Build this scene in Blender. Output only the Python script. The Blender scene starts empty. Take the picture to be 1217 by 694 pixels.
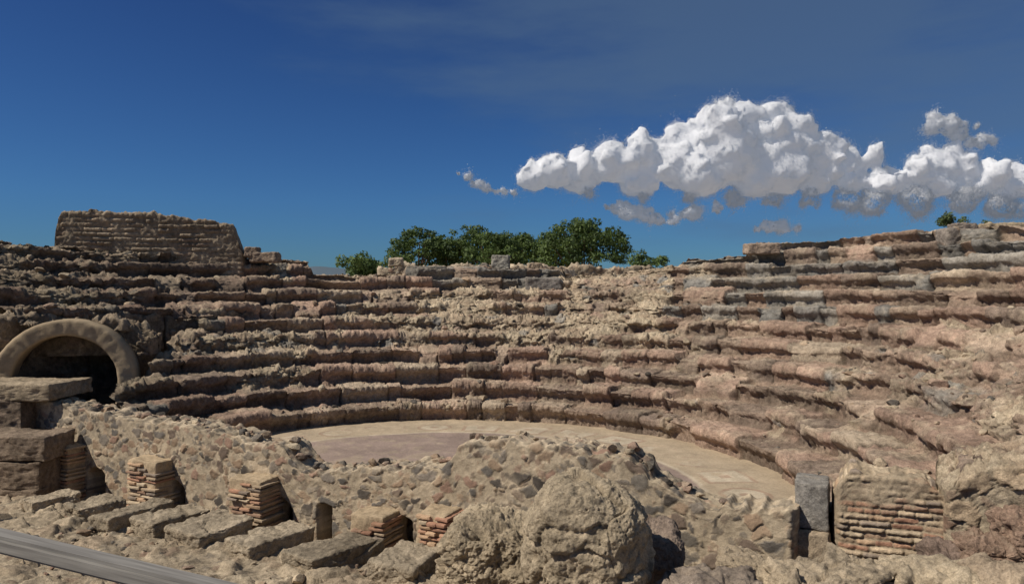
import bpy, bmesh, math, numpy as np
from mathutils import Vector, Matrix
rng=np.random.default_rng(7)
scene=bpy.context.scene
F=850.0; CAMZ=3.0
def PX(px,py,Y): return np.array([(px-608)/F*Y, Y, CAMZ-(py-347)/F*Y])
# ---------------- noise ----------------
def hsh(ix,iy,iz,s):
    n=(ix.astype(np.int64)*374761393+iy.astype(np.int64)*668265263+iz.astype(np.int64)*1440662683+s*974634777)&0xFFFFFFFF
    n=((n^(n>>13))*1274126177)&0xFFFFFFFF
    n=((n^(n>>15))*668265261)&0xFFFFFFFF
    return ((n^(n>>16))&0xFFFFFF)/16777216.0
def vnoise(P,s=0):
    I=np.floor(P); f=P-I; f=f*f*(3-2*f); I=I.astype(np.int64)
    x,y,z=I[:,0],I[:,1],I[:,2]; r=0
    for dx in (0,1):
        wx=f[:,0] if dx else 1-f[:,0]
        for dy in (0,1):
            wy=f[:,1] if dy else 1-f[:,1]
            for dz in (0,1):
                wz=f[:,2] if dz else 1-f[:,2]
                r=r+hsh(x+dx,y+dy,z+dz,s)*wx*wy*wz
    return r*2-1
def fbm(P,scale,o=4,s=0,g=.5):
    r=0;a=1;t=0
    for i in range(o):
        r=r+a*vnoise(P*scale*(2.03**i)+i*17.3,s+i); t+=a; a*=g
    return r/t
def worley(P,scale,s=0):
    """F1,F2,cell id, facet (random planar tilt inside the cell, -1..1)"""
    Q=P*scale; I=np.floor(Q).astype(np.int64)
    n=len(Q); f1=np.full(n,9.);f2=np.full(n,9.);idr=np.zeros(n);fc=np.zeros(n)
    for dx in (-1,0,1):
        for dy in (-1,0,1):
            for dz in (-1,0,1):
                a=I[:,0]+dx;b=I[:,1]+dy;c=I[:,2]+dz
                h0=hsh(a,b,c,s);h1=hsh(a,b,c,s+1);h2=hsh(a,b,c,s+2)
                vx=a+h0-Q[:,0];vy=b+h1-Q[:,1];vz=c+h2-Q[:,2]
                d=vx**2+vy**2+vz**2
                m=d<f1
                f2=np.where(m,f1,np.minimum(f2,d))
                h3=hsh(a,b,c,s+3)
                idr=np.where(m,h3,idr)
                g0=(h0*7.3)%1-.5;g1=(h1*9.1)%1-.5;g2=(h2*5.7)%1-.5
                fc=np.where(m,(vx*g0+vy*g1+vz*g2)*2.2,fc)
                f1=np.where(m,d,f1)
    return np.sqrt(f1),np.sqrt(f2),idr,fc
def sst(a,b,x):
    t=np.clip((x-a)/(b-a),0,1); return t*t*(3-2*t)
def pick(pal,r):
    pal=np.array(pal); return pal[np.clip((r*len(pal)).astype(int),0,len(pal)-1)]
def warp(P,sc,am,s): return P+am*np.stack([fbm(P,sc,2,s),fbm(P,sc,2,s+1),fbm(P,sc,2,s+2)],-1)
# ---------------- mesh helpers ----------------
def mk(name,V,Q,mat,col=None,smooth=True,parent=None,nrm=None):
    me=bpy.data.meshes.new(name); V=np.asarray(V,dtype=np.float32); Q=np.asarray(Q,dtype=np.int32)
    k=Q.shape[1]
    me.vertices.add(len(V)); me.vertices.foreach_set('co',V.ravel())
    me.loops.add(Q.size); me.loops.foreach_set('vertex_index',Q.ravel())
    me.polygons.add(len(Q)); me.polygons.foreach_set('loop_start',np.arange(len(Q),dtype=np.int32)*k)
    try: me.polygons.foreach_set('loop_total',np.full(len(Q),k,dtype=np.int32))
    except Exception: pass
    me.update(calc_edges=True)
    me.polygons.foreach_set('use_smooth',np.full(len(Q),smooth))
    if col is not None:
        at=me.color_attributes.new('Col','FLOAT_COLOR','POINT')
        c=np.ones((len(V),4),dtype=np.float32); c[:,:3]=col; at.data.foreach_set('color',c.ravel())
    if nrm is not None:
        at=me.attributes.new('Nrm','FLOAT_VECTOR','POINT'); at.data.foreach_set('vector',np.asarray(nrm,dtype=np.float32).ravel())
    me.materials.append(mat); me.update()
    ob=bpy.data.objects.new(name,me); scene.collection.objects.link(ob)
    if parent: ob.parent=parent
    return ob
def gridq(nu,nv):
    i=np.arange(nu-1)[:,None]; j=np.arange(nv-1)[None,:]
    a=i*nv+j
    return np.stack([a,a+nv,a+nv+1,a+1],-1).reshape(-1,4)
def sm(A,w):
    if w<2: return A
    p=w//2; B=np.pad(A,[(0,0)]*(A.ndim-1)+[(p,w-1-p)],mode='edge')
    c=np.cumsum(np.concatenate([np.zeros(A.shape[:-1]+(1,)),B],-1),-1)
    return (c[...,w:]-c[...,:-w])/w
# ---------------- materials ----------------
def stone_mat(name,base=None,bump=.8,scale=1.0,rough=.95,var=.55,patch=.32):
    m=bpy.data.materials.new(name); m.use_nodes=True; nt=m.node_tree; N=nt.nodes; L=nt.links
    bs=N['Principled BSDF']; bs.inputs['Roughness'].default_value=rough
    bs.inputs['Specular IOR Level'].default_value=.12
    tc=N.new('ShaderNodeTexCoord')
    def noise(sc,d=6,r=.6):
        n=N.new('ShaderNodeTexNoise'); n.inputs['Scale'].default_value=sc*scale; n.inputs['Detail'].default_value=d; n.inputs['Roughness'].default_value=r
        L.new(tc.outputs['Object'],n.inputs['Vector']); return n
    if base is None:
        a=N.new('ShaderNodeAttribute'); a.attribute_name='Col'; src=a.outputs['Color']
    else:
        a=N.new('ShaderNodeRGB'); a.outputs[0].default_value=(*base,1); src=a.outputs[0]
    def mul(src,n,lo,hi,p0,p1):
        r=N.new('ShaderNodeMapRange'); r.inputs[1].default_value=p0; r.inputs[2].default_value=p1; r.inputs[3].default_value=lo; r.inputs[4].default_value=hi
        L.new(n.outputs['Fac'],r.inputs[0])
        x=N.new('ShaderNodeVectorMath'); x.operation='SCALE'; L.new(src,x.inputs[0]); L.new(r.outputs[0],x.inputs['Scale']); return x.outputs[0]
    n1=noise(1.3,3); n2=noise(11,7,.75); n3=noise(60,3,.7)
    src=mul(src,n1,1-var*.55,1+var*.5,.3,.7)
    src=mul(src,n2,1-var*.95,1+var*.7,.3,.7)
    src=mul(src,n3,1-var*.6,1+var*.5,.3,.7)
    n4=noise(4,6,.78); r=N.new('ShaderNodeMapRange'); r.inputs[1].default_value=.55; r.inputs[2].default_value=.66; r.inputs[4].default_value=patch
    L.new(n4.outputs['Fac'],r.inputs[0])
    mx=N.new('ShaderNodeMix'); mx.data_type='RGBA'; L.new(r.outputs[0],mx.inputs['Factor']); L.new(src,mx.inputs['A']); mx.inputs['B'].default_value=(.47,.38,.275,1)
    L.new(mx.outputs['Result'],bs.inputs['Base Color'])
    b1=N.new('ShaderNodeBump'); b1.inputs['Strength'].default_value=bump; b1.inputs['Distance'].default_value=.05/scale; L.new(n2.outputs['Fac'],b1.inputs['Height'])
    b2=N.new('ShaderNodeBump'); b2.inputs['Strength'].default_value=bump*.8; b2.inputs['Distance'].default_value=.015/scale; L.new(n3.outputs['Fac'],b2.inputs['Height']); L.new(b1.outputs[0],b2.inputs['Normal'])
    L.new(b2.outputs[0],bs.inputs['Normal'])
    return m
M_stone=stone_mat('weathered_stone')
M_mason=stone_mat('mortared_masonry',bump=.4,var=.28,patch=.12)
M_brick=stone_mat('old_brick',bump=.4,var=.35,patch=.12)
M_plaster=stone_mat('arch_plaster',bump=.25,var=.2,patch=.1)
M_ground=stone_mat('dry_ground',base=(.3,.235,.165),scale=.4)
BROWN=[(.33,.238,.178),(.27,.2,.153),(.37,.278,.208),(.325,.225,.17),(.41,.325,.24),(.235,.176,.138),(.35,.242,.182)]
TAN=[(.45,.36,.255),(.40,.315,.222),(.49,.4,.285),(.36,.28,.2),(.42,.318,.223)]
GREY=[(.25,.23,.205),(.31,.28,.24),(.195,.182,.163)]
RUB=[(.10,.085,.072),(.26,.17,.125),(.33,.24,.165),(.13,.115,.1),(.31,.22,.15),(.16,.12,.093),(.18,.157,.13),(.21,.178,.145)]
MORT=np.array((.48,.39,.28))
# ---------------- cavea ----------------
C=np.array([-1.3,11.1])
A2=np.array([.905,-.425]); B2=np.array([-.425,-.905]); W0=np.array([-10.3,14.786])
NR=12; R0=5.6; H=.38
prof=[];seg=[];row=[]
r=R0
prof.append((r+.05,-.25));seg.append(0);row.append(0)
rad=[]
for k in range(NR):
    rad.append(r)
    nr=12; nt=16
    for i in range(nr):
        f=i/nr; prof.append((r+.14*(1-sst(.3,.75,f)),k*H+f*H)); seg.append(0); row.append(k)
    dep=.75 if k<9 else .5
    for i in range(nt):
        f=i/nt; prof.append((r+f*dep+(.14 if f>.88 else 0)*f,(k+1)*H-.02*f)); seg.append(1); row.append(k)
    r+=dep
top=NR*H
for f in np.linspace(0,1,14): prof.append((r+f*2.0,top)); seg.append(1); row.append(NR)
for f in np.linspace(.05,1,30): prof.append((r+2.0+f*4,top*(1-f)-1.6*f)); seg.append(1); row.append(NR)
prof=np.array(prof); seg=np.array(seg); row=np.array(row)
ns=len(prof); nth=1600
th=np.linspace(math.radians(-38),math.radians(172),nth)
Pr=np.repeat(prof[None,:,0],nth,0); Pz=np.repeat(prof[None,:,1],nth,0)
TH=np.repeat(th[:,None],ns,1)
X=C[0]+Pr*np.cos(TH); Y=C[1]+Pr*np.sin(TH)
px=608+F*X/np.maximum(Y,1.5)
K=np.repeat(row[None,:],nth,0).astype(float)
SEG=np.repeat(seg[None,:],nth,0)
P3=np.stack([X,Y,Pz],-1).reshape(-1,3)
def R(a): return a.reshape(nth,ns)
lowf=R(fbm(P3,.55,3,11))
midf=R(fbm(P3,1.7,4,21))
mid2=R(fbm(P3,1.1,4,25,.6))
e=.22+.5*sst(.0,.5,lowf)+.5*midf
e+=.40*np.exp(-((px-610)/190)**2)*np.exp(-((K-5)/1.9)**2)
e+=.45*sst(950,1070,px)*np.exp(-((K-3.2)/1.7)**2)
e+=.8*sst(672,682,px)*(1-sst(790,806,px))*sst(6.6,7.4,K)
e+=.35*(1-sst(120,200,px))
e-=.3*np.exp(-((K-.6)/1.2)**2)
e-=.36*sst(780,860,px)*sst(5.4,6.4,K)
e-=.5*sst(475,485,px)*(1-sst(660,668,px))*sst(7.5,8.2,K)
e=np.clip(e,.02,1)
BR=np.zeros((nth,ns));BG=np.zeros((nth,ns));BD=np.zeros((nth,ns));BR2=np.zeros((nth,ns));BR3=np.zeros((nth,ns));JW=np.zeros((nth,ns))
for k in range(NR+1):
    cols=np.where(row==k)[0]; rr=rad[min(k,NR-1)]
    b=[th[0]-.1]
    while b[-1]<th[-1]+.1: b.append(b[-1]+rng.choice([rng.uniform(.25,.6),rng.uniform(.6,1.3)])/rr)
    b=np.array(b); idx=np.searchsorted(b,th)-1; nx=np.minimum(idx+1,len(b)-1)
    dl=th-b[idx];dr_=b[nx]-th;d=np.minimum(dl,dr_)*rr;jw=rng.uniform(.1,1,len(b));jj=np.where(dl<dr_,jw[idx],jw[nx])
    r1=rng.random(len(b));r2=rng.random(len(b));r3=rng.random(len(b));r4=rng.random(len(b))
    for A_,q_ in ((BR,r1),(BG,r2),(BR2,r3),(BR3,r4)): A_[:,cols]=q_[idx][:,None]
    BD[:,cols]=d[:,None];JW[:,cols]=jj[:,None]
Pr2=sm(Pr,2);Pz2=sm(Pz,2)
ws=sm(Pr,27);wz=sm(Pz,27)
k8=e*.4+.5*sst(.5,.9,e)
miss=(BR2>.83)*(K<NR)*(.35+.45*BR3)*(K>0)
k8=np.clip(k8+miss*sst(.0,.08,BD+.04*midf),0,.9)
Rn=Pr2*(1-k8)+ws*k8; Zn=Pz2*(1-k8)+wz*k8
nr_=np.where(seg==0,-1.,0.);nz_=np.where(seg==0,0.,1.)
nr_=sm(nr_,5);nz_=sm(nz_,5); ln=np.hypot(nr_,nz_);nr_/=ln;nz_/=ln
f1,f2,cid,fc1=[R(a) for a in worley(warp(P3,5,.09,5)*np.array([1,1,1.3]),3.3,31)]
g1,g2,cid2,fc2=[R(a) for a in worley(warp(P3,12,.03,8),8,41)]
fine=R(fbm(P3,7,5,51,.68)); med=R(fbm(P3,2.6,4,61,.6))
edge=sst(0,.13,f2-f1); edge2=sst(0,.2,g2-g1)
rub=.08*fc1+.05*(cid-.5)-.03*(1-edge)+.035*fc2+.02*cid2-.012*(1-edge2)+.10*fine+.09*med
jt=np.exp(-((BD+.010*fine)/.020)**2)*JW
blk=(BR-.5)*.12-.05*jt+.06*fine+.06*med+.018*fc2
w=sst(.38,.66,e+.15*med)
D=blk*(1-w)+rub*w
zoff=(BG-.5)*.075*(1-w)+.07*lowf+.04*mid2
Rn=Rn+D*nr_[None,:]+.13*mid2*sst(0,1,K); Zn=Zn+D*nz_[None,:]+zoff*sst(0,.3,Pz)
tp=np.array([[-400,296],[0,289],[40,291],[75,296],[130,299],[215,303],[300,307],[365,311],[371,328],[440,330],[479,329],[482,318],[576,317],[579,320],[665,321],[672,333],[720,329],[800,320],[808,309],[882,305],[886,288],[960,285],[1040,277],[1120,270],[1165,270],[1217,283],[1300,290]],float)
ri=12.6
pxt=608+F*(C[0]+ri*np.cos(th))/np.maximum(C[1]+ri*np.sin(th),2); Yt=np.maximum(C[1]+ri*np.sin(th),2)
zt=CAMZ+(347-np.interp(pxt,tp[:,0],tp[:,1]))/F*Yt
zt=np.minimum(zt,NR*H+.1)
zcap=zt[:,None]+.06*fine+.05*med+ (BG-.5)*.12 +.5*rub*w
ex=Zn>zcap
Zn=np.where(ex,zcap+ .03*(Zn-zcap),Zn)
Vx=C[0]+Rn*np.cos(TH)+.02*fine;Vy=C[1]+Rn*np.sin(TH);
V=np.stack([Vx,Vy,Zn],-1).reshape(-1,3)
cb=pick(BROWN,BR.ravel()*.999).reshape(nth,ns,3)*(.82+.36*BR3[...,None])
gr=pick(GREY,BR2.ravel()).reshape(nth,ns,3)*(.85+.3*BR3[...,None])
pg=.05+.40*sst(760,860,px)*sst(5.4,6.6,K)+.55*sst(478,486,px)*(1-sst(664,670,px))*sst(7.4,8.2,K)
cb=np.where((BG<pg)[...,None],gr,cb)
ct=pick(TAN,cid.ravel()).reshape(nth,ns,3)
cr=pick(BROWN,(cid2*.6+cid*.4).ravel()).reshape(nth,ns,3)
mix=sst(-.35,.2,lowf+.5*midf+.4*np.exp(-((px-620)/240)**2)-.12)[...,None]
crub=cr*(1-mix)+ct*mix
crub=np.where(((cid>.93)&(w>.5))[...,None],gr,crub)
crub=crub*(1-.3*(1-edge))[...,None]
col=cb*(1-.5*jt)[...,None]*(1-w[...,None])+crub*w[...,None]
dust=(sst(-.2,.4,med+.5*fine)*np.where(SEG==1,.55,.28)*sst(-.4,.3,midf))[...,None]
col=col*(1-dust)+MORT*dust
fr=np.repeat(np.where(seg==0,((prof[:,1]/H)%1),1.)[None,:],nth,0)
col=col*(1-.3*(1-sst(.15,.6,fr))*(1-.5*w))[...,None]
left=(1-sst(120,430,px))[...,None]; col=col*(1-.4*left)  # shade on the left rows painted into the stone colour
Q=gridq(nth,ns)
ctr=V[Q].mean(1)
ds=(ctr[:,0]-W0[0])*B2[0]+(ctr[:,1]-W0[1])*B2[1]
kill=((ctr[:,0]<-7.85)&(ctr[:,2]<2.30)&(ctr[:,1]>13)&(np.hypot(ctr[:,0]-C[0],ctr[:,1]-C[1])<11.0))|(ds>-.3)
Q=Q[~kill]
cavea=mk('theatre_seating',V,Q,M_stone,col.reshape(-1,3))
# ---------------- orchestra floor ----------------
fm=bpy.data.materials.new('mosaic_floor'); fm.use_nodes=True; nt=fm.node_tree;N=nt.nodes;Lk=nt.links
bs=N['Principled BSDF']; bs.inputs['Roughness'].default_value=.85; bs.inputs['Specular IOR Level'].default_value=.2
a=N.new('ShaderNodeAttribute');a.attribute_name='Col'
tc=N.new('ShaderNodeTexCoord')
n=N.new('ShaderNodeTexNoise');n.inputs['Scale'].default_value=1.6;n.inputs['Detail'].default_value=10;n.inputs['Roughness'].default_value=.75;Lk.new(tc.outputs['Object'],n.inputs['Vector'])
v=N.new('ShaderNodeTexVoronoi');v.inputs['Scale'].default_value=45;Lk.new(tc.outputs['Object'],v.inputs['Vector'])
mr=N.new('ShaderNodeMapRange');mr.inputs[1].default_value=.3;mr.inputs[2].default_value=.7;mr.inputs[3].default_value=.72;mr.inputs[4].default_value=1.2;Lk.new(n.outputs['Fac'],mr.inputs[0])
mr2=N.new('ShaderNodeMapRange');mr2.inputs[3].default_value=.85;mr2.inputs[4].default_value=1.12;Lk.new(v.outputs['Color'],mr2.inputs[0])
mm=N.new('ShaderNodeMath');mm.operation='MULTIPLY';Lk.new(mr.outputs[0],mm.inputs[0]);Lk.new(mr2.outputs[0],mm.inputs[1])
sc=N.new('ShaderNodeVectorMath');sc.operation='SCALE';Lk.new(a.outputs['Color'],sc.inputs[0]);Lk.new(mm.outputs[0],sc.inputs['Scale']);Lk.new(sc.outputs[0],bs.inputs['Base Color'])
bp=N.new('ShaderNodeBump');bp.inputs['Strength'].default_value=.3;bp.inputs['Distance'].default_value=.02;Lk.new(n.outputs['Fac'],bp.inputs['Height']);Lk.new(bp.outputs[0],bs.inputs['Normal'])
nr2,nt2=420,1100
rr=np.linspace(.02,11,nr2); tt=np.linspace(-math.radians(40),math.radians(185),nt2)
RR,TT=np.meshgrid(rr,tt,indexing='ij')
P=np.stack([C[0]+RR*np.cos(TT),C[1]+RR*np.sin(TT),0*RR],-1).reshape(-1,3)
nz=fbm(P,1.1,4,71);nf=fbm(P,5,4,72)
P[:,2]=.02*nz+.012*nf
Rf=RR.ravel()+.05*nf;Tf=TT.ravel()
pink=np.array((.26,.195,.163));tanf=np.array((.38,.30,.21));wht=np.array((.48,.41,.31));red=np.array((.27,.165,.115))
inn=(1-sst(4.15,4.2,Rf))[:,None]
c=tanf*(1-inn)+pink*(1+.15*nz[:,None])*inn
edge_=(np.exp(-((Rf-4.22)/.04)**2))[:,None]*.7; c=c*(1-edge_)+wht*edge_
cell=Tf*4.75/1.05; ci=np.floor(cell); lx=(cell-ci-.5)*1.05; ly=Rf-4.78
rd=np.hypot(lx,ly); hc=hsh(ci,ci,ci,5)
sq=np.maximum(np.abs(lx),np.abs(ly))
m1=np.where(hc<.5,(np.abs(rd-.34)<.045)|(rd<.1),((np.abs(sq-.38)<.04)|(sq<.1)))
m2=np.where(hc<.5,rd<.34,sq<.38)
worn=sst(-.35,.2,nz+.6*nf)
c=c*(1-(m2*.7*worn)[:,None])+wht*(m2*.7*worn)[:,None]
c=c*(1-(m1*.65*worn)[:,None])+red*(m1*.65*worn)[:,None]
dirt=(sst(0,.5,nf+nz*.6)*.45)[:,None];c=c*(1-dirt)+np.array((.34,.27,.19))*dirt
Q=gridq(nr2,nt2);ctr=P[Q].mean(1);ds=(ctr[:,0]-W0[0])*B2[0]+(ctr[:,1]-W0[1])*B2[1]
Q=Q[(ds<-.05)]
mk('orchestra_floor',P,Q[:,::-1],fm,c)
# ---------------- generic rubble/brick wall ----------------
def wall(name,p0,p1,th_,zb,topf,style,res,seed,pal=RUB,mort=MORT,sc=6.5,bh=.07,bl=.22,amp=1.0,niche=None,mat=M_mason,dens=.58,parent=None,dark=1.,rough=1.,ero0=.1):
    p0=np.array(p0,float);p1=np.array(p1,float);L=np.linalg.norm(p1-p0);a=(p1-p0)/L;b=np.array([a[1],-a[0]])
    if np.dot(b,-p0)<0: b=-b
    nu=max(6,int(L/res));u=np.linspace(0,L,nu)
    tz=topf(u)
    hh=max(.2,float(np.max(tz)-zb)); n1=max(4,int(hh/res));n2=max(4,int(th_/res))
    S=np.concatenate([np.linspace(0,1,n1,endpoint=False),1+np.linspace(0,1,n2,endpoint=False),2+np.linspace(0,1,n1)])
    U,SS=np.meshgrid(u,S,indexing='ij')
    TZ=np.repeat(tz[:,None],len(S),1)
    z=np.where(SS<1,zb+(TZ-zb)*SS,np.where(SS<2,TZ,TZ-(TZ-zb)*(SS-2)))
    o=np.where(SS<1,th_/2,np.where(SS<2,th_/2-(SS-1)*th_,-th_/2))
    m=np.minimum(U,L-U);pin=np.sqrt(np.clip(1-(1-np.minimum(m,.1)/.1)**2,0,1)); o=o*pin
    nb=np.where(S<1,1.,np.where(S<2,0,-1));nzv=np.where((S>=1)&(S<2),1.,0.)
    nb=sm(nb,7);nzv=sm(nzv,7);l=np.hypot(nb,nzv)+1e-6;nb/=l;nzv/=l
    Pp=np.stack([p0[0]+a[0]*U+b[0]*o,p0[1]+a[1]*U+b[1]*o,z],-1).reshape(-1,3)
    fine=fbm(Pp,9,5,seed,.65);med=fbm(Pp,2.5,4,seed+9)
    istop=np.repeat(nzv[None,:],len(u),0).ravel()
    rg_=rough*(.27+.85*istop)
    if style=='rubble':
        wp=warp(Pp,9,.045,seed+1)*np.array([1,1,1.45])
        f1,f2,ci,fc=worley(wp,sc,seed+20)
        g1,g2,c2,fc2=worley(warp(Pp,16,.02,seed+4),sc*2.1,seed+30)
        thr=dens+.4*med
        big=(ci<thr)*sst(.10,.14,f2-f1+.05*fine)
        sml=(1-big)*(c2<.4)*sst(.08,.14,g2-g1)
        D=big*(.006+.013*fc+.014*ci)+sml*(.005+.006*fc2)+(.045*fine+.06*med)*rg_
        cs=pick(pal,(ci*7.7)%1)*(.8+.4*((ci*31)%1))[:,None];cs2=pick(pal,(c2*5.3)%1)
        mo=mort*(.85+.4*fine[:,None]+.25*med[:,None])
        col=mo*(1-big-sml)[:,None]+cs*big[:,None]+(cs2*.7+mort*.3)*sml[:,None]
        gap=np.exp(-((f2-f1-.10)/.025)**2)*(ci<thr);col=col*(1-.3*gap[:,None]);D=D-.006*gap
        tpm=(istop*sst(-.3,.3,med)*.6)[:,None];col=col*(1-tpm)+mo*tpm
    else:
        uu=U.ravel();zz=Pp[:,2]+.035*fbm(Pp,1.2,3,seed+5)
        rw=np.floor(zz/bh);fz=zz/bh-rw;of=hsh(rw,rw*0,rw*0,seed)
        wl=bl*(.6+.8*hsh(rw,rw*0+3,rw*0,seed));q=(uu+o.ravel())/wl+of*7;cc=np.floor(q);fu=q-cc
        ci=hsh(rw,cc,rw*0,seed+8);ed=sst(.08,.25,np.minimum(fz,1-fz))*sst(0,.07,np.minimum(fu,1-fu))
        ero=sst(ero0,ero0+.4,med+.6*fine)*.9
        ed=ed*(1-ero)*(.4+.6*(((ci*17)%1)>.2))
        D=(.01+.03*ci)*ed*min(1.3,bh/.07)+(.05*fine+.06*med)*(.4+rg_)
        cs=pick(pal,ci*.999)*(.8+.4*((ci*31)%1))[:,None];col=mort*(1-ed[:,None])*.8+cs*ed[:,None]
    D=D*amp
    if niche is not None: D=D-niche(U.ravel(),Pp[:,2])*(np.repeat(nb[None,:],len(u),0).ravel()>.5)
    NB=np.repeat(nb[None,:],len(u),0).ravel();NZ=istop
    Pp[:,0]+=D*NB*b[0];Pp[:,1]+=D*NB*b[1];Pp[:,2]+=D*NZ
    dust=(sst(.05,.5,med)*.35)[:,None];col=(col*(1-dust)+MORT*dust)*dark
    return mk(name,Pp,gridq(nu,len(S)),mat,col,parent=parent)
def wy(px): return 9.945/(1+.47*(px-608)/F)
tops=[(30,478),(60,474),(110,484),(150,490),(200,497),(235,500),(260,510),(300,517),(335,528),(352,530),(366,549),(385,558),(400,552),(430,556),(470,549),(520,552),(541,548),(556,530),(600,525),(640,523),(700,528),(735,535),(765,548),(782,566),(800,580),(830,586),(862,590),(905,597),(950,601)]
tu=[];tzv=[]
for x,y in tops:
    Yw=wy(x)-.0;p=PX(x,y,Yw);tu.append((p[0]-W0[0])/A2[0]);tzv.append(p[2])
tu=np.array(tu);tzv=np.array(tzv)
def topf(u):
    q=np.stack([u,u*0,u*0],-1)
    return np.interp(u,tu,tzv)+.10*fbm(q,2.2,4,3)+.07*fbm(q,10,3,4)
def u_of(px): return (wy(px)*(px-608)/F-W0[0])/A2[0]
def niche(u,z):
    r=0
    for x,wd in ((132,.2),(222,.24),(345,.26),(400,.1),(490,.16)):
        c0=u_of(x); r=r+.5*(1-sst(wd,wd+.05,np.abs(u-c0)))*(1-sst(-.35,-.22,z+.5*(u-c0)**2*4))
    return r
p0=W0; p1=W0+A2*u_of(950)
wall('stage_wall',p0,p1,.6,-1.0,topf,'rubble',.018,100,niche=niche,sc=4.8)
def rbox(center,size,rot=0,rad_=.04,n=14,amp=.02,seed=0,col=None,pits=0,tilt=0,facet=1.):
    g=np.linspace(-1,1,n);G1,G2=np.meshgrid(g,g,indexing='ij');G1=G1.ravel();G2=G2.ravel();O=np.ones_like(G1)
    fs=[(O,G1,G2),(-O,G2,G1),(G2,O,G1),(G1,-O,G2),(G1,G2,O),(G2,G1,-O)]
    Vs=[];Qs=[];q=gridq(n,n)
    for i,f in enumerate(fs):
        Vs.append(np.stack(f,-1));Qs.append(q+i*n*n)
    P=np.concatenate(Vs)*np.array(size)/2
    rad_=min(rad_,min(size)*.49)
    inner=np.array(size)/2-rad_;cl=np.clip(P,-inner,inner);nn=P-cl;l=np.linalg.norm(nn,axis=1,keepdims=True)+1e-9
    nn/=l;P=cl+nn*rad_
    c,s=math.cos(rot),math.sin(rot)
    Rm=np.array([[c,-s,0],[s,c,0],[0,0,1]])
    if tilt:
        ct,st=math.cos(tilt),math.sin(tilt);Rm=Rm@np.array([[ct,0,st],[0,1,0],[-st,0,ct]])
    P=P@Rm.T+np.array(center);nn=nn@Rm.T
    msz=max(size)
    f=fbm(P+seed*3.1,2.2/msz,5,seed,.6)*amp*2+fbm(P+seed,9,5,seed+3,.65)*amp
    if amp>.035:
        w1,w2,wi,wf=worley(warp(P+seed,3,.1,seed),2.2,seed+5); f=f+(amp*.9*wf-amp*.25*(1-sst(0,.1,w2-w1)))*facet
    cc=np.tile(np.array(col),(len(P),1))*(1+.25*fbm(P,3,4,seed+4)[:,None])
    if pits:
        a1,a2,ai,_=worley(warp(P,14,.02,seed),pits,seed);pm=sst(.34,.12,a1)*(ai<.5);f=f-.018*pm;cc=cc*(1-.2*pm[:,None])
    P=P+nn*f[:,None]
    return P,np.concatenate(Qs),cc
def join(parts):
    V=[];Q=[];Cc=[];o=0
    for p,q,c in parts: V.append(p);Q.append(q+o);Cc.append(c);o+=len(p)
    return np.concatenate(V),np.concatenate(Q),np.concatenate(Cc)
ANG=math.atan2(A2[1],A2[0])
pc=PX(969,598,8.45);pc2=PX(964,640,8.4)
V_,Q_,C_=join([rbox((pc[0],8.55,pc[2]),(.37,.5,.54),ANG,.025,26,.014,1,(.25,.23,.205)),rbox((pc2[0],8.5,pc2[2]-.12),(.47,.6,.5),ANG,.03,26,.02,2,(.38,.3,.215)),rbox((pc2[0],8.45,pc2[2]-.6),(.6,.6,.5),ANG,.04,16,.02,3,(.32,.26,.19))])
mk('stone_block_pillar',V_,Q_,M_stone,C_)
wl0=PX(988,0,8.5)[:2];wl1=PX(1152,0,7.95)[:2]
def tf2(u):
    q=np.stack([u,u*0,u*0],-1);L=np.linalg.norm(wl1-wl0)
    return np.interp(u/L,[0,.04,.12,.3,.7,.85,1],[.66,.76,.9,.93,.88,.76,.7])+.08*fbm(q,4,3,8)
BRK=[(.40,.235,.155),(.36,.2,.135),(.44,.3,.195),(.31,.2,.14),(.44,.34,.235),(.47,.375,.265),(.42,.32,.22),(.27,.215,.17)]
wall('brick_wall',wl0,wl1,.6,-.4,tf2,'brick',.014,300,pal=BRK,bh=.072,bl=.26,mat=M_brick,mort=np.array((.38,.3,.21)),ero0=-.06,amp=.95)
wall('rubble_wall',PX(1112,0,8.25)[:2],PX(1480,0,7.05)[:2],1.3,-.5,lambda u:np.interp(u,[0,.15,.4,.8,1.3,2,3],[.86,.93,1.02,1.16,1.36,1.6,1.9])+.2*fbm(np.stack([u,u*0,u*0],-1),2,4,2),'rubble',.022,330,pal=[(.27,.18,.13),(.22,.15,.11),(.33,.235,.165),(.42,.32,.22)],sc=3.2,amp=3.0,mat=M_stone)
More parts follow.
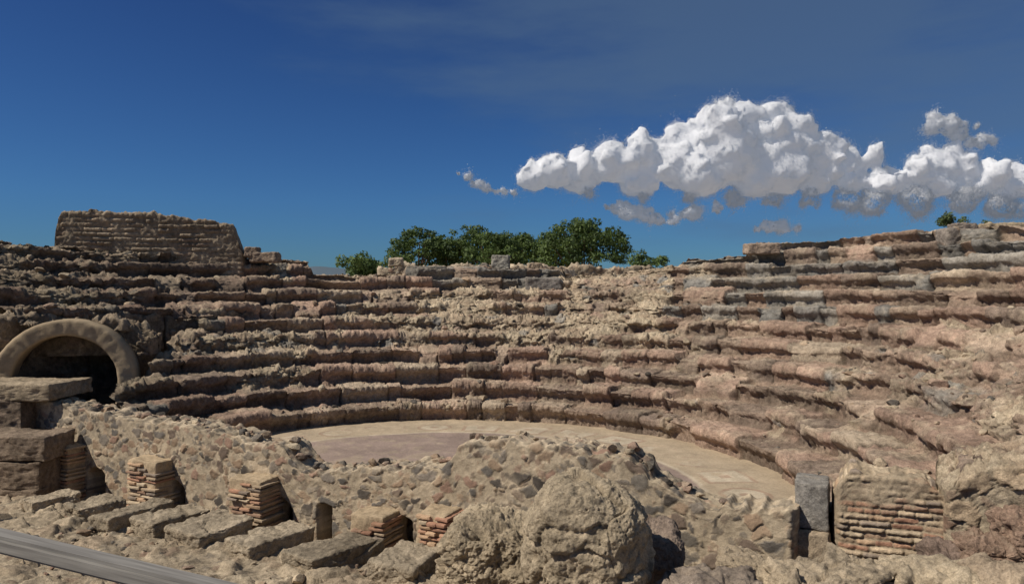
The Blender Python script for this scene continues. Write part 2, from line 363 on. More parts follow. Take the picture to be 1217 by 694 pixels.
# ---------------- brick piers ----------------
def pier(x,ytop,ybot,wpx,i):
    Yp=wy(x)-.62;pt=PX(x,ytop,Yp);zb=-1.0;w_=wpx/F*Yp;parts=[]
    parts.append(rbox((pt[0],Yp+.11,(pt[2]+zb)/2),(w_*.97,.64,pt[2]-zb-.0),ANG,.03,34,.025,50+i,(.39,.30,.2)))
    z=zb;r_=np.random.default_rng(i);lay=0
    while z<pt[2]-.05:
        hb=r_.uniform(.035,.05);nb_=2+(lay%2)
        e_=np.linspace(-w_/2,w_/2,nb_+1)
        for j in range(nb_):
            if r_.random()<(.4 if z>pt[2]-.2 else .08): continue
            cx=(e_[j]+e_[j+1])/2;dx=cx+r_.normal(0,.012);dy=r_.normal(.02,.016)
            wx=(e_[j+1]-e_[j])*r_.uniform(.75,.96)
            c_=np.array(BRK[r_.integers(len(BRK))])*r_.uniform(.85,1.1)
            parts.append(rbox((pt[0]+A2[0]*dx+B2[0]*dy,Yp+A2[1]*dx+B2[1]*dy,z+hb/2),(wx,.50,hb),ANG+r_.normal(0,.03),.012,7,.010,int(r_.integers(999)),c_))
        z+=hb+r_.uniform(.018,.03);lay+=1
    V_,Q_,C_=join(parts);mk('brick_pier' if i==0 else 'brick_pier.%03d'%i,V_,Q_,M_brick,C_)
for i,(x,a_,b_,w_) in enumerate([(80,526,595,50),(183,545,600,50),(305,566,615,52),(449,608,640,48),(524,606,650,42)]): pier(x,a_,b_,w_,i)
# ---------------- foreground terrain ----------------
tg=np.arange(-4,23,.03);dg=np.concatenate([np.arange(.1,5,.03),np.arange(5,16,.12)])
T,Dg=np.meshgrid(tg,dg,indexing='ij')
def Hf(t,d):
    h=-.92+.3*sst(1.0,1.25,d)*(1-sst(12,13,t))+.06*np.clip(d-1.5,0,9)+.75*sst(3.8,6.5,d)+.6*sst(6,8,d)
    h=h+.72*sst(11,14.3,t)*sst(.3,1.2,d)+.15*sst(14,16,t)
    return h
Z=Hf(T,Dg)
P=np.stack([W0[0]+A2[0]*T+B2[0]*Dg,W0[1]+A2[1]*T+B2[1]*Dg,Z],-1).reshape(-1,3)
f1,f2,ci,fc=worley(warp(P,3,.12,6)*np.array([1,1,.6]),2.3,400);g1,g2,ci2,fc2=worley(warp(P,9,.04,8),7,410)
ff=fbm(P,5,6,420,.68);mf=fbm(P,1.2,4,430)
st=(ci<.5)*sst(.03,.1,f2-f1)
st2=(ci2<.35)*sst(.05,.15,g2-g1)*(1-st)
P[:,2]+=st*(.05+.07*fc+.03*mf)+st2*(.015+.02*fc2)+.09*ff+.08*mf
c=np.array((.39,.315,.225))*(1+.25*ff[:,None])*(1-.6*st[:,None])+pick(TAN,ci/.5*.999)*.54*st[:,None]
c=np.where((st2>.5)[:,None],c*.5+pick(RUB,(ci2*9)%1)*.5,c)
mk('rubble_ground',P,gridq(len(tg),len(dg))[:,::-1],M_stone,c)
mk('ground',[(-4000,-4000,-1.25),(4000,-4000,-1.25),(4000,4000,-1.25),(-4000,4000,-1.25)],[(0,1,2,3)],M_ground)
# ---------------- slabs ----------------
sl=[(60,588,.8,.5),(112,598,.8,.66),(158,606,1.1,.5),(204,611,.9,.66),(250,625,1.05,.7),(322,632,1.25,.66),(396,648,1.1,.74),(482,662,1.0,.66),(562,674,.8,.5)]
for i,(x,y,l_,w_) in enumerate(sl):
    Ys=(CAMZ+.42)*F/(y-347);p=PX(x,y,Ys)
    V_,Q_,C_=rbox((p[0],Ys,-.525+rng.normal(0,.02)),(w_*rng.uniform(.9,1.05),l_*rng.uniform(.85,1.1),.26),ANG+rng.normal(0,.14)-.14,.025,54,.036,60+i,np.array((.36,.295,.215))*rng.uniform(.8,1.08),tilt=rng.normal(0,.05),facet=1.0)
    mk('stone_slab' if i==0 else 'stone_slab.%03d'%i,V_,Q_,M_stone,C_)
# ---------------- boulders ----------------
bl_=[(697,644,6.3,(1.1,1.0,1.12),.46,.052,24,(.42,.34,.24)),
(590,660,7.2,(.95,.9,.70),.2,.085,22,(.41,.33,.23)),
(845,716,6.0,(.8,.6,.5),.15,.06,0,(.29,.235,.19)),
(985,702,6.2,(1.1,.7,.5),.15,.07,20,(.41,.33,.235)),
(1120,708,6.2,(1.0,.7,.5),.15,.07,20,(.42,.34,.24)),
(1215,712,6.0,(.8,.6,.5),.15,.07,0,(.36,.28,.2)),
(780,665,6.9,(.4,.7,.6),.12,.05,0,(.26,.2,.16)),
(1072,692,7.1,(.35,.5,.35),.12,.07,0,(.25,.175,.135)),
(1125,676,7.2,(.4,.5,.4),.12,.07,0,(.2,.145,.115)),
(1172,668,7.1,(.45,.5,.45),.12,.08,0,(.27,.185,.135)),
(1212,640,7.1,(.4,.5,.5),.12,.08,0,(.25,.17,.125)),
(880,676,7.4,(.5,.5,.3),.1,.05,0,(.35,.28,.2))]
for i,(x,y,Yb,s_,r_,a_,pt_,c_) in enumerate(bl_):
    p=PX(x,y,Yb);V_,Q_,C_=rbox(p,s_,rng.uniform(-.4,.4),r_,110 if i<2 else 60,a_,80+i,c_,pits=pt_)
    mk('boulder' if i==0 else 'boulder.%03d'%i,V_,Q_,M_stone,C_)
# ---------------- left stone blocks ----------------
parts=[]
def blk_(x0,x1,y0,y1,Yb,dep,seed,c_):
    a=PX(x0,y0,Yb);b=PX(x1,y1,Yb)
    parts.append(rbox(((a[0]+b[0])/2,Yb+dep/2,(a[2]+b[2])/2),(b[0]-a[0],dep,a[2]-b[2]),-.06,.03,44,.0352,seed,c_,facet=.6))
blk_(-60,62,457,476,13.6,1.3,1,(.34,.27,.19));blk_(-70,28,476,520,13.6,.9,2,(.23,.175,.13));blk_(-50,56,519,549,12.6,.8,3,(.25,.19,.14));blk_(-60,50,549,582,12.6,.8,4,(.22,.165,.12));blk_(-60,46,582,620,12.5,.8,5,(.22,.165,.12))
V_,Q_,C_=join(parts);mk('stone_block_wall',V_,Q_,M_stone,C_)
# ---------------- vaulted tunnel ----------------
tun=bpy.data.objects.new('vaulted_tunnel',None);scene.collection.objects.link(tun)
cx,cy,cz=-9.32,14.9,1.10;ri_,ro=.98,1.33
ax=np.array([-.30,.954]);sd=np.array([.954,.30])
na=90
def arc(rad_,y,below=1.2):
    an=np.linspace(math.pi,0,na);pts=[(-rad_,-below)]+[(rad_*math.cos(q),rad_*math.sin(q)) for q in an]+[(rad_,-below)]
    return [(cx+sd[0]*a+ax[0]*y,cy+sd[1]*a+ax[1]*y,cz+b) for a,b in pts]
rings=[arc(ro-.2,.62),arc(ro,.6),arc(ro,.3),arc(ro,.04),arc(ro-.03,0)]+[arc(ri_+(ro-ri_)*f,-.01) for f in (.8,.6,.4,.2)]+[arc(ri_+.02,0),arc(ri_,.04),arc(ri_,.2),arc(ri_,.45)]
P=np.array(rings).reshape(-1,3);n_=fbm(P,3,4,5);P[:,2]+=.02*n_;P[:,1]+=.03*fbm(P,8,3,6)
c=np.tile(np.array((.33,.255,.17)),(len(P),1))*(1+.3*n_[:,None])
mk('arch_ring',P,gridq(len(rings),na+2),M_plaster,c,parent=tun)
rings=[arc(ri_+.06,y) for y in np.arange(.44,5,.15)]
P=np.array(rings).reshape(-1,3);P+=.05*np.stack([fbm(P,4,3,7),fbm(P,4,3,8),fbm(P,4,3,9)],-1)
mk('vault_lining',P,gridq(len(rings),na+2),M_stone,np.tile((.12,.095,.075),(len(P),1)),parent=tun)  # dark tint paints the shade inside the tunnel behind the lighter mouth
V_,Q_,C_=rbox((cx+ax[0]*4.9,cy+ax[1]*4.9,1.2),(3,.3,3),math.atan2(sd[1],sd[0]),.05,10,.03,5,(.1,.08,.065));mk('vault_back',V_,Q_,M_stone,C_,parent=tun)  # end cap tinted near black, tunnel shade put into its colour
tmas=bpy.data.objects.new('tunnel_masonry',None);scene.collection.objects.link(tmas)
def cp(a_,r_): return (C[0]+r_*math.cos(math.radians(a_)),C[1]+r_*math.sin(math.radians(a_)))
dk=[(.2,.15,.115),(.25,.185,.135),(.15,.115,.09),(.27,.21,.15)]
for i,(a0,a1) in enumerate(((124,137),(137,147),(147,158))):
    wall('retaining_face_%d'%i,cp(a0,10.42),cp(a1,10.42),.5,-.6,lambda u:2.42+.1*fbm(np.stack([u,u*0,u*0],-1),2,3,7),'rubble',.035,700+i*40,pal=dk,mort=np.array((.24,.185,.13)),sc=3.5,amp=3.,parent=tmas,mat=M_stone)
wall('wing_wall',(-7.95,18.2),(-7.75,14.0),.5,-.5,lambda u:np.interp(u,[0,1.1,1.2,1.95,2.05,2.9,3.0,3.9],[1.95,1.9,1.5,1.45,1.1,1.1,.72,.7])+.08*fbm(np.stack([u,u*0,u*0],-1),3,3,9),'rubble',.03,760,pal=dk,sc=3.5,amp=3.,parent=tmas,mat=M_stone,mort=np.array((.26,.2,.145)))
wall('side_wall',(-15,14.9),(-10.75,15.1),.9,-.6,lambda u:2.2+.2*np.sin(u*2)-.5*sst(3.4,4.2,u)+.25*fbm(np.stack([u,u*0,u*0],-1),2,3,9),'rubble',.03,780,pal=dk,mort=np.array((.23,.18,.13)),sc=3,amp=3.6,parent=tmas,mat=M_stone)
wall('vault_fill',(-10.6,15.9),(-8.1,16.4),.8,1.6,lambda u:2.3-.4*sst(1.7,2.5,u)+.15*fbm(np.stack([u,u*0,u*0],-1),2,3,9),'rubble',.03,790,pal=dk,mort=np.array((.24,.185,.13)),sc=3,amp=3.4,parent=tmas,mat=M_stone)
# ---------------- upper left ruined wall ----------------
q0=PX(68,0,20.5)[:2];q1=PX(292,0,21.8)[:2]
def tf3(u):
    L=np.linalg.norm(q1-q0);q=np.stack([u,u*0,u*0],-1)
    return np.interp(u/L,[0,.02,.05,.2,.5,.85,.93,.955,1],[4.0,4.9,5.2,5.28,5.2,5.02,4.95,4.6,3.95])+.1*fbm(q,3,5,8)
wall('ruined_wall',q0,q1,.9,3.4,tf3,'brick',.028,500,pal=[(.32,.235,.165),(.37,.28,.195),(.25,.185,.135),(.41,.32,.225),(.3,.235,.17)],bh=.135,bl=.42,amp=1.6,mort=np.array((.35,.275,.195)),mat=M_stone,ero0=-.12)
q2=PX(448,0,27)[:2];q3=PX(805,0,27)[:2]
def tf4(u):
    q=np.stack([u,u*0,u*0],-1);return 3.93+.2*fbm(q,.8,4,3)+.08*fbm(q,5,2,4)
wall('ruined_wall.001',q2,q3,.8,1.5,tf4,'rubble',.05,540,sc=3.2,amp=3.0,mat=M_stone)
tb=[(506,323,24.0,(1.3,.6,.36),(.26,.235,.2)),(552,324,24.1,(1.2,.6,.34),(.3,.26,.22)),(595,312,24.6,(.6,.55,.5),(.3,.28,.24)),(645,338,22.5,(1.1,.5,.4),(.25,.225,.2)),(470,312,24.8,(.5,.4,.3),(.4,.33,.24)),(905,296,20.5,(.95,.5,.32),(.31,.235,.18)),(1140,285,17.3,(.9,.5,.5),(.24,.205,.175)),(1143,273,17.4,(.5,.45,.3),(.26,.215,.18)),(1190,275,17.4,(.9,.5,.4),(.4,.32,.22)),(315,306,21.6,(.8,.5,.3),(.27,.205,.155)),(635,318,24.6,(.5,.4,.3),(.36,.28,.2)),(300,300,21.6,(.4,.5,.3),(.27,.205,.155))]
for i,(x,y,Yb,s_,c_) in enumerate(tb):
    V_,Q_,C_=rbox(PX(x,y,Yb),s_,rng.uniform(-.12,.12),.05,30,.03,140+i,c_,pits=0)
    mk('cut_stone_block' if i==0 else 'cut_stone_block.%03d'%i,V_,Q_,M_stone,C_)
# ---------------- loose rubble ----------------
def ico(sub):
    bm=bmesh.new();bmesh.ops.create_icosphere(bm,subdivisions=sub,radius=1);bm.verts.ensure_lookup_table()
    v=np.array([list(x.co) for x in bm.verts]);f=np.array([[y.index for y in x.verts] for x in bm.faces]);bm.free();return v,f
iv,if_=ico(2)
vars_=[]
for i in range(12):
    v_=iv.copy()
    rg=np.random.default_rng(i)
    for _ in range(9):
        nrm=rg.normal(size=3);nrm/=np.linalg.norm(nrm);h_=rg.uniform(.35,.75);dd=v_@nrm-h_;v_=v_-np.outer(np.maximum(dd,0),nrm)
    vars_.append(v_*1.25)
pts=[];szs=[]
VV=np.stack([Vx,Vy,Zn],-1);tread=np.where(seg==1)[0];tread=tread[row[tread]<NR]
for _ in range(2600):
    i=rng.integers(60,nth-10);j=tread[rng.integers(len(tread))];p=VV[i,j]
    if p[0]<-7.8 and p[2]<2.6: continue
    if (p[0]-W0[0])*B2[0]+(p[1]-W0[1])*B2[1]>-.3: continue
    if e[i,j]<rng.random()*.7: continue
    pts.append(p);szs.append(min(.14,.02+rng.exponential(.028)))
for _ in range(1300):
    t=rng.uniform(-1,17);d=rng.uniform(1.0,5);z=Hf(np.array(t),np.array(d))
    pts.append((W0[0]+A2[0]*t+B2[0]*d,W0[1]+A2[1]*t+B2[1]*d,float(z)+.01));szs.append(min(.12,.012+rng.exponential(.022)))
for _ in range(130):
    u=rng.uniform(0,14.4);z=topf(np.array([u]))[0];o=rng.uniform(-.2,.15)
    pts.append((W0[0]+A2[0]*u+B2[0]*o,W0[1]+A2[1]*u+B2[1]*o,z+.01));szs.append(rng.uniform(.03,.11))
Vl=[];Ql=[];Cl=[];o=0
pal=(TAN+TAN+BROWN+RUB)
for p,s_ in zip(pts,szs):
    v_=vars_[rng.integers(12)]*s_*rng.uniform(.7,1.3,3);an=rng.uniform(0,6.28);c_,q_=math.cos(an),math.sin(an)
    v_=v_@np.array([[c_,-q_,0],[q_,c_,0],[0,0,.75]]).T+np.array(p)
    Vl.append(v_);Ql.append(if_+o);o+=len(v_);cc=np.array(pal[rng.integers(len(pal))]);Cl.append(np.tile(cc,(len(v_),1)))
mk('loose_rubble',np.concatenate(Vl),np.concatenate(Ql),M_stone,np.concatenate(Cl),smooth=False)
# ---------------- railing ----------------
rm=bpy.data.materials.new('weathered_grey_rail');rm.use_nodes=True;nt=rm.node_tree;N=nt.nodes;Lk=nt.links;bs=N['Principled BSDF']
tc=N.new('ShaderNodeTexCoord');mp=N.new('ShaderNodeMapping');mp.inputs['Scale'].default_value=(3,60,60);Lk.new(tc.outputs['Object'],mp.inputs[0])
n=N.new('ShaderNodeTexNoise');n.inputs['Scale'].default_value=1;n.inputs['Detail'].default_value=6;Lk.new(mp.outputs[0],n.inputs['Vector'])
cr_=N.new('ShaderNodeValToRGB');cr_.color_ramp.elements[0].position=.3;cr_.color_ramp.elements[0].color=(.14,.13,.12,1);cr_.color_ramp.elements[1].position=.7;cr_.color_ramp.elements[1].color=(.25,.235,.215,1)
Lk.new(n.outputs['Fac'],cr_.inputs[0]);Lk.new(cr_.outputs[0],bs.inputs['Base Color']);bs.inputs['Roughness'].default_value=.75;bs.inputs['Specular IOR Level'].default_value=.3
bp=N.new('ShaderNodeBump');bp.inputs['Strength'].default_value=.5;bp.inputs['Distance'].default_value=.004;Lk.new(n.outputs['Fac'],bp.inputs['Height']);Lk.new(bp.outputs[0],bs.inputs['Normal'])
rail=bpy.data.objects.new('wooden_railing',None);scene.collection.objects.link(rail)
ra=Vector(PX(0,642,3.7));rb=Vector(PX(240,700,3.35));dr=(rb-ra).normalized();r0=ra-dr*1.6;r1=rb+dr*1.4
def beam(name,a,b,w_,h_,up=Vector((0,0,1))):
    bm=bmesh.new();bmesh.ops.create_cube(bm,size=1);L_=(b-a).length
    for v in bm.verts: v.co=Vector((v.co.x*L_,v.co.y*w_,v.co.z*h_))
    bmesh.ops.bevel(bm,geom=bm.edges[:],offset=min(w_,h_)*.22,segments=4,affect='EDGES')
    me=bpy.data.meshes.new(name);bm.to_mesh(me);bm.free();me.materials.append(rm)
    ob=bpy.data.objects.new(name,me);scene.collection.objects.link(ob)
    x=(b-a).normalized();y=up.cross(x).normalized();z=x.cross(y)
    ob.matrix_world=Matrix.Translation((a+b)/2)@Matrix((x,y,z)).transposed().to_4x4();ob.parent=rail;return ob
beam('top_rail',r0,r1,.12,.09)
beam('lower_rail',r0-Vector((0,0,.5)),r1-Vector((0,0,.5)),.05,.09)
for t in (0.02,.62,.98):
    p_=r0.lerp(r1,t);beam('post',Vector((p_.x,p_.y,.0)),Vector((p_.x,p_.y,p_.z-.042)),.09,.09,Vector((1,0,0)))
# ---------------- trees ----------------
lm=bpy.data.materials.new('pine_foliage');lm.use_nodes=True;nt=lm.node_tree;N=nt.nodes;Lk=nt.links;bs=N['Principled BSDF']
a=N.new('ShaderNodeAttribute');a.attribute_name='Col';Lk.new(a.outputs['Color'],bs.inputs['Base Color']);bs.inputs['Roughness'].default_value=.7
tr=N.new('ShaderNodeBsdfTranslucent');Lk.new(a.outputs['Color'],tr.inputs['Color']);mxs=N.new('ShaderNodeMixShader');mxs.inputs[0].default_value=.3
Lk.new(bs.outputs[0],mxs.inputs[1]);Lk.new(tr.outputs[0],mxs.inputs[2]);Lk.new(mxs.outputs[0],N['Material Output'].inputs['Surface'])
bark=stone_mat('pine_bark',base=(.12,.08,.055))
def cone(p,q,r1_,r2_,n=8):
    p=np.array(p,float);q=np.array(q,float);d=q-p;d/=np.linalg.norm(d);u=np.cross(d,[.3,.9,.1]);u/=np.linalg.norm(u);w_=np.cross(d,u)
    an=np.linspace(0,2*math.pi,n,endpoint=False);Vv=[];
    for c_,r_ in ((p,r1_),(q,r2_)): Vv+= [c_+r_*(math.cos(t)*u+math.sin(t)*w_) for t in an]
    Qq=[(i,(i+1)%n,n+(i+1)%n,n+i) for i in range(n)];return np.array(Vv),np.array(Qq),np.tile((.12,.08,.055),(2*n,1))
def leaves(cs,rs,nper,size,rg,g0,g1,flat=1.0):
    Vv=[];Cc=[]
    for (c_,r_) in zip(cs,rs):
        n=int(nper*(r_**2));d=rg.normal(size=(n,3));d/=np.linalg.norm(d,axis=1,keepdims=True)
        rad_=r_*rg.uniform(.35,1.15,(n,1))**.6;d[:,2]*=flat;pos=c_+d*rad_
        nrm=d*.8+rg.normal(size=(n,3))*.5+np.array([0,0,.3]);nrm/=np.linalg.norm(nrm,axis=1,keepdims=True)
        t=np.cross(nrm,rg.normal(size=(n,3)));t/=np.linalg.norm(t,axis=1,keepdims=True);b=np.cross(nrm,t)
        s_=size*rg.uniform(.5,1.3,(n,1));s2=s_*rg.uniform(.3,.7,(n,1))
        Vv.append(np.stack([pos-t*s_-b*s2*.3,pos+b*s2-t*s_*.1,pos+t*s_,pos-b*s2],1).reshape(-1,3))
        k_=rg.uniform(0,1,(n,1))*.6+rg.uniform(0,.4);col_=np.array(g0)*(1-k_)+np.array(g1)*k_
        Cc.append(np.repeat(col_,4,0))
    Vv=np.concatenate(Vv);return Vv,np.arange(len(Vv)).reshape(-1,4),np.concatenate(Cc)
def pine(i,x,ytop,ybot,hw,Yd):
    rg=np.random.default_rng(200+i);s_=Yd/F;cxm=(x-608)*s_;zt_=CAMZ+(347-ytop)*s_;zb_=CAMZ+(347-ybot)*s_;W=hw*s_;Hc=(zt_-zb_)
    par=bpy.data.objects.new('pine_tree' if i==0 else 'pine_tree.%03d'%i,None);scene.collection.objects.link(par)
    cs=[];rs=[]
    n=int(110*max(.6,W/3))
    for _ in range(n):
        a_=rg.uniform(0,6.28);rr_=rg.random()**.5;x_=math.cos(a_)*rr_;y_=math.sin(a_)*rr_
        r_=rg.uniform(.07,.16)*W+.15
        zz_=zb_+Hc*.06+(Hc*.94-r_*.5)*(1-rr_**3*.38)*rg.uniform(.06,1.0)**.42
        cs.append(np.array([cxm+x_*(W-r_*.5),Yd+y_*W*.8,zz_]));rs.append(r_)
    lv=leaves(cs,rs,330,.115,rg,(.02,.045,.011),(.12,.175,.034),.6)
    mk('crown',*lv[:2],lm,lv[2],smooth=False,parent=par)
    parts=[cone((cxm+.2,Yd,-1.3),(cxm,Yd,zb_+Hc*.1),.26,.16)]
    for j in range(9):
        c_=cs[rg.integers(len(cs))];parts.append(cone((cxm,Yd,zb_-.5+rg.uniform(0,.6)),c_,.09,.03,6))
    v_=join(parts);mk('trunk',v_[0],v_[1],bark,v_[2],parent=par)
T_=[(495,269,338,38,55),(558,265,338,38,57),(612,273,338,42,60),(694,258,338,56,54),(652,274,338,36,58),(528,279,338,36,56),(585,275,338,38,52)]
for i,(x,yt,yb,hw,Yd) in enumerate(T_): pine(i,x,yt,yb,hw,Yd)
def bush(name,x,y,rpx,Yd,n,size,g0=(.035,.065,.018),g1=(.13,.19,.045),flat=.8):
    rg=np.random.default_rng(int(x));s_=Yd/F;c0=PX(x,y,Yd);cs=[c0+np.array([rg.normal(0,.45)*rpx*s_,rg.normal(0,.4)*rpx*s_,rg.normal(0,.22)*rpx*s_]) for _ in range(n)]
    rs=[rpx*s_*rg.uniform(.25,.5) for _ in range(n)]
    lv=leaves(cs,rs,300/(size/.15)**2,size,rg,g0,g1,flat);mk(name,lv[0],lv[1],lm,lv[2],smooth=False)
bush('green_bush',430,320,27,50,24,.13)
bush('green_bush.001',768,313,21,50,16,.12)
bush('green_bush.002',468,312,18,52,10,.12)
bush('green_bush.003',1128,262,15,18.2,14,.04,(.05,.08,.025),(.13,.17,.06))
bush('green_bush.004',1206,288,13,17.2,12,.035,(.06,.09,.03),(.15,.18,.07))
bush('green_bush.005',1175,266,8,18,6,.035,(.06,.09,.03),(.15,.18,.07))
# far hill
hx=np.linspace(-900,900,240);hv=[];
hz=-5+ 58*np.exp(-((hx+420)/170)**2)+20*np.exp(-((hx+100)/260)**2)+6*fbm(np.stack([hx,hx*0,hx*0],-1),.01,4,3)
for d_,k_ in ((-200,-.1),(-100,.5),(0,1),(150,.4),(300,-.1)):
    for a_,b_ in zip(hx,hz): hv.append((a_,1500+d_,b_*k_-2))
hm=bpy.data.materials.new('hill_vegetation');hm.use_nodes=True;hm.node_tree.nodes['Principled BSDF'].inputs['Base Color'].default_value=(.07,.1,.13,1);hm.node_tree.nodes['Principled BSDF'].inputs['Roughness'].default_value=1
mk('hills',hv,gridq(5,240)[:,::-1],hm)
# ---------------- clouds ----------------
def cloudmat(name,em,alb):
    m=bpy.data.materials.new(name);m.use_nodes=True;nt=m.node_tree;N=nt.nodes;Lk=nt.links
    for n in list(N):
        if n.type=='BSDF_PRINCIPLED': N.remove(n)
    d=N.new('ShaderNodeBsdfDiffuse');d.inputs[0].default_value=(alb,alb,alb*1.03,1);t2=N.new('ShaderNodeBsdfTranslucent');t2.inputs[0].default_value=(alb,alb,alb*1.03,1)
    a=N.new('ShaderNodeAttribute');a.attribute_name='Nrm';Lk.new(a.outputs['Vector'],d.inputs['Normal']);Lk.new(a.outputs['Vector'],t2.inputs['Normal'])
    m1=N.new('ShaderNodeMixShader');m1.inputs[0].default_value=.22;Lk.new(d.outputs[0],m1.inputs[1]);Lk.new(t2.outputs[0],m1.inputs[2])
    ems=N.new('ShaderNodeEmission');ems.inputs[0].default_value=(.70,.81,1,1);ems.inputs[1].default_value=em  # bluish glow added to lift cloud shading, standing in for multiple scattering
    ad=N.new('ShaderNodeAddShader');Lk.new(m1.outputs[0],ad.inputs[0]);Lk.new(ems.outputs[0],ad.inputs[1]);Lk.new(ad.outputs[0],N['Material Output'].inputs['Surface']);return m
M_cl=cloudmat('cloud_body',.17,.64);M_fz=cloudmat('cloud_mist',.17,.64);M_gz=cloudmat('cloud_shaded_base',.15,.45)  # last one is a dimmer copy, painting the grey shade of the cloud base
DC=1500.;SP=DC/F
def lap(A,qs,n,it):
    for _ in range(it):
        acc=np.zeros_like(A);cn=np.zeros(n);qc=A[qs].mean(1)
        for k_ in range(3):
            for j in range(4): acc[:,k_]+=np.bincount(qs[:,j],weights=qc[:,k_],minlength=n)
        for j in range(4): cn+=np.bincount(qs[:,j],minlength=n)
        A=acc/np.maximum(cn,1)[:,None]
    return A
def cloud(name,blobs,vox,flatz,levels,core,seed,dispA,fz,fmat=None):
    rg=np.random.default_rng(seed);v0,f0=ico(3)
    L_=[(x,y,rg.uniform(-.5,.5)*r_,r_) for x,y,r_ in blobs];last=list(L_)
    for (nsub,lo,hi) in levels:
        new=[]
        for (x,y,dy,r_) in last:
            for _ in range(nsub):
                a_=rg.uniform(0,2*math.pi);el=rg.uniform(-.5,1.3);rr_=r_*rg.uniform(lo,hi);q_=rg.uniform(.75,1.02)
                new.append((x+math.cos(a_)*math.cos(el)*r_*q_,y-math.sin(el)*r_*q_,dy-abs(math.sin(a_))*math.cos(el)*r_*q_,rr_))
        L_+=new;last=new
    Vv=[];Qq=[];o=0
    v1,fx=ico(2)
    for (x,y,dy,r_) in L_:
        c_=np.array([(x-608)*SP,DC+dy*SP,CAMZ+(347-y)*SP]);vv,ff_=(v0,f0) if r_>8 else (v1,fx)
        Vv.append(vv*r_*SP+c_);Qq.append(ff_+o);o+=len(vv)
    tmp=mk('tmpcloud',np.concatenate(Vv),np.concatenate(Qq),M_stone)
    md=tmp.modifiers.new('r','REMESH');md.mode='VOXEL';md.voxel_size=vox*SP
    dg_=bpy.context.evaluated_depsgraph_get();ev=tmp.evaluated_get(dg_);me=bpy.data.meshes.new_from_object(ev)
    n=len(me.vertices);co=np.zeros(n*3);me.vertices.foreach_get('co',co);co=co.reshape(-1,3);nn=np.zeros(n*3);me.vertex_normals.foreach_get('vector',nn);nn=nn.reshape(-1,3)
    li=np.zeros(len(me.loops),int);me.loops.foreach_get('vertex_index',li);qs=li.reshape(-1,4)
    bpy.data.objects.remove(tmp)
    co=lap(co,qs,n,5)
    dd=fbm(co,1/(22*SP),5,seed,.55)*1.6+(np.abs(vnoise(co/(9*SP),seed+9))-.3)*.35+(np.abs(vnoise(co/(4.5*SP),seed+8))-.3)*.18
    co=co+nn*(dd*dispA*SP)[:,None]
    wv=np.stack([fbm(co,1/(14*SP),3,seed+41),fbm(co,1/(14*SP),3,seed+42),fbm(co,1/(14*SP),3,seed+43)],-1);co=co+wv*dispA*1.1*SP
    if flatz is not None:
        zf=CAMZ+(347-flatz)*SP;zf=zf+7*SP*fbm(co,1/(40*SP),3,seed+77);co[:,2]=np.where(co[:,2]<zf,zf+(co[:,2]-zf)*.45,co[:,2])
    q4=co[qs];fn=np.cross(q4[:,2]-q4[:,0],q4[:,3]-q4[:,1]);vn=np.zeros_like(co)
    for k_ in range(3):
        for j in range(4): vn[:,k_]+=np.bincount(qs[:,j],weights=fn[:,k_],minlength=n)
    vn/=np.linalg.norm(vn,axis=1,keepdims=True)+1e-9
    if (vn*nn).sum()<0: vn=-vn
    sn=lap(vn,qs,n,14)*1.0+.15*vn;sn/=np.linalg.norm(sn,axis=1,keepdims=True)+1e-9
    par=bpy.data.objects.new(name,None);scene.collection.objects.link(par)
    if core: mk('cloud_body',co,qs,M_cl,parent=par,nrm=sn)
    nf,sp_,size=fz
    idx=rg.integers(0,n,nf*3);base=co[idx];msk=fbm(base,1/(16*SP),4,seed+60)
    keep=rg.random(len(idx))<sst(-.35,.35,msk)*.85+.15
    idx=idx[keep][:nf];base=base[keep][:nf];msk=msk[keep][:nf];nb_=sn[idx]
    off=(rg.exponential(1,len(idx))*sp_*(.4+1.4*sst(-.2,.5,msk)) - (0 if core else sp_*1.5))*SP
    pos=base+nb_*off[:,None]+rg.normal(size=(len(idx),3))*.7*SP
    wv=np.stack([fbm(pos,1/(9*SP),3,seed+51),fbm(pos,1/(9*SP),3,seed+52),fbm(pos,1/(9*SP),3,seed+53)],-1);pos=pos+wv*(np.abs(off)*1.0)[:,None]
    t=rg.normal(size=(len(idx),3));t/=np.linalg.norm(t,axis=1,keepdims=True);b=np.cross(t,rg.normal(size=t.shape));b/=np.linalg.norm(b,axis=1,keepdims=True)
    s_=size*SP*rg.uniform(.5,1.2,(len(idx),1))
    VV_=np.stack([pos-t*s_,pos-b*s_,pos+t*s_,pos+b*s_],1).reshape(-1,3)
    N_=nb_+.12*rg.normal(size=nb_.shape);N_/=np.linalg.norm(N_,axis=1,keepdims=True)
    mk('cloud_mist',VV_,np.arange(len(VV_)).reshape(-1,4),fmat or M_fz,smooth=False,parent=par,nrm=np.repeat(N_,4,0))
main=[(632,212,16),(655,205,20),(690,203,24),(725,196,23),(765,190,24),(800,195,26),(818,168,22),(845,152,22),(880,155,28),(918,160,24),(862,185,38),(945,174,22),(978,184,20),(1005,190,18),(1034,190,13),(930,200,32),(900,205,32),(760,212,24),(830,210,26),(970,208,24),(1015,214,18),(1060,216,15),(1088,204,17),(1115,195,20),(1140,200,20),(1172,212,17),(1200,218,19),(1230,220,22),(1110,218,18),(1150,226,18),(1195,234,15),(1040,220,16)]
cloud('cloud',main,1.6,230,[(7,.25,.5),(4,.3,.55)],True,900,4.8,(210000,1.5,.36))
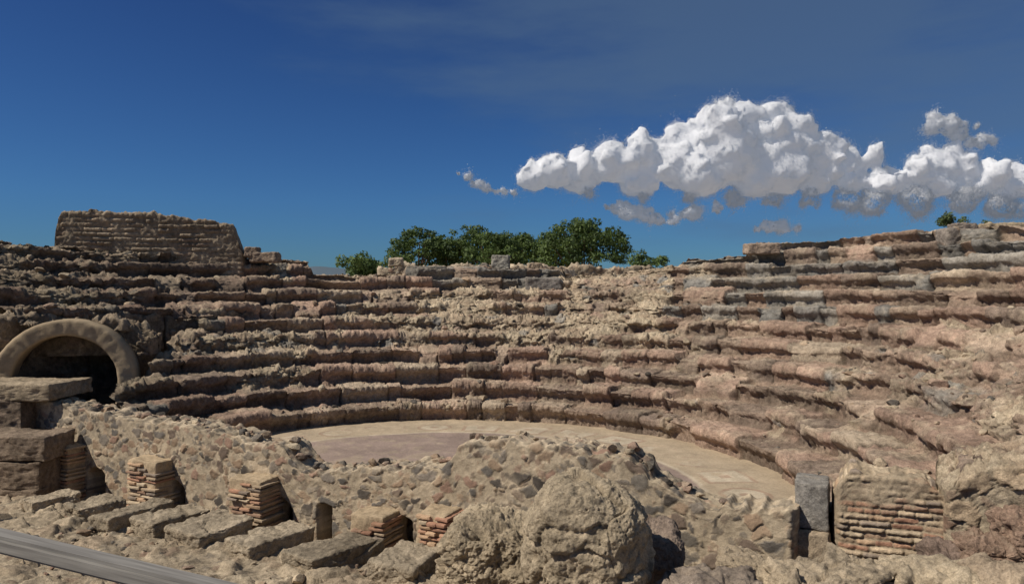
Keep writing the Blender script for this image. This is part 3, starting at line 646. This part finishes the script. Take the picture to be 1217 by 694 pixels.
wisp=[(745,252,10),(765,257,8),(732,249,7),(780,262,6),(820,256,9),(800,262,7),(720,247,4),(852,248,7),(913,270,8),(930,272,7),(898,274,4),(947,274,4),(556,212,4),(566,218,5),(580,225,5),(598,228,5),(572,222,4),(590,228,4),(610,229,4),(545,208,2),(1118,148,10),(1130,150,10),(1142,158,7),(1165,168,7),(1152,170,5),(1160,150,3),(1178,166,4)]
cloud('cloud.001',wisp,1.4,None,[(5,.4,.8)],False,950,4,(190000,1.7,.42))
hz_=[(915,238,10),(960,240,11),(1000,241,12),(1040,242,13),(1090,242,14),(1140,244,14),(1190,247,13),(1230,250,12),(870,236,9),(820,235,7),(760,234,6),(700,231,5)]
cloud('cloud.002',hz_,1.8,None,[(5,.4,1.)],False,970,5,(170000,2.6,.42),M_gz)
# ---------------- light ----------------
s=Vector((-.80,-.34,.98)).normalized()
sun=bpy.data.lights.new('sun','SUN');sun.energy=5.0;sun.angle=math.radians(.5);sun.color=(1,.925,.80)
so=bpy.data.objects.new('sun',sun);scene.collection.objects.link(so);so.rotation_euler=s.to_track_quat('Z','Y').to_euler()
w=bpy.data.worlds.new('World');scene.world=w;w.use_nodes=True;nt=w.node_tree;N=nt.nodes;Lk=nt.links
sky=N.new('ShaderNodeTexSky');sky.sky_type='NISHITA';sky.sun_disc=False;sky.sun_elevation=math.asin(s.z);sky.sun_rotation=math.atan2(s.x,s.y);sky.dust_density=.2;sky.ozone_density=3;sky.air_density=1.0
tc=N.new('ShaderNodeTexCoord');sx=N.new('ShaderNodeSeparateXYZ');Lk.new(tc.outputs['Generated'],sx.inputs[0])
cr=N.new('ShaderNodeValToRGB');el=cr.color_ramp.elements
el[0].position=0;el[0].color=(.17,.33,.52,1);el[1].position=1;el[1].color=(.2,.28,.34,1)
x=el.new(.12);x.color=(.18,.36,.60,1);x=el.new(.38);x.color=(.15,.27,.5,1)
Lk.new(sx.outputs[2],cr.inputs[0])
mu=N.new('ShaderNodeMix');mu.data_type='RGBA';mu.blend_type='MULTIPLY';mu.inputs['Factor'].default_value=1;Lk.new(sky.outputs[0],mu.inputs['A']);Lk.new(cr.outputs[0],mu.inputs['B'])
mp=N.new('ShaderNodeMapping');mp.inputs['Scale'].default_value=(1.6,1.6,7);mp.inputs['Rotation'].default_value=(0,.3,0);Lk.new(tc.outputs['Generated'],mp.inputs[0])
n=N.new('ShaderNodeTexNoise');n.inputs['Scale'].default_value=1.8;n.inputs['Detail'].default_value=8;n.inputs['Roughness'].default_value=.55;Lk.new(mp.outputs[0],n.inputs['Vector'])
ma=N.new('ShaderNodeMath');ma.operation='MULTIPLY_ADD';Lk.new(sx.outputs[0],ma.inputs[0]);ma.inputs[1].default_value=.35;Lk.new(n.outputs['Fac'],ma.inputs[2])
mb=N.new('ShaderNodeMath');mb.operation='MULTIPLY_ADD';Lk.new(sx.outputs[2],mb.inputs[0]);mb.inputs[1].default_value=.8;Lk.new(ma.outputs[0],mb.inputs[2])
r=N.new('ShaderNodeMapRange');r.interpolation_type='SMOOTHSTEP';r.inputs[1].default_value=.55;r.inputs[2].default_value=1.0;r.inputs[4].default_value=.6;Lk.new(mb.outputs[0],r.inputs[0])
hz2=N.new('ShaderNodeMix');hz2.data_type='RGBA';Lk.new(r.outputs[0],hz2.inputs['Factor']);Lk.new(mu.outputs['Result'],hz2.inputs['A']);hz2.inputs['B'].default_value=(.85,1.45,2.4,1)
bg=N['Background'];Lk.new(hz2.outputs['Result'],bg.inputs[0]);bg.inputs[1].default_value=.1
# ---------------- camera ----------------
cam=bpy.data.cameras.new('camera');cam.sensor_width=36;cam.lens=F/1217*36;cam.clip_end=9000
co_=bpy.data.objects.new('camera',cam);scene.collection.objects.link(co_);co_.location=(0,0,CAMZ);co_.rotation_euler=(math.radians(90),0,0);scene.camera=co_
scene.view_settings.view_transform='Standard';scene.view_settings.look='None';scene.view_settings.exposure=0
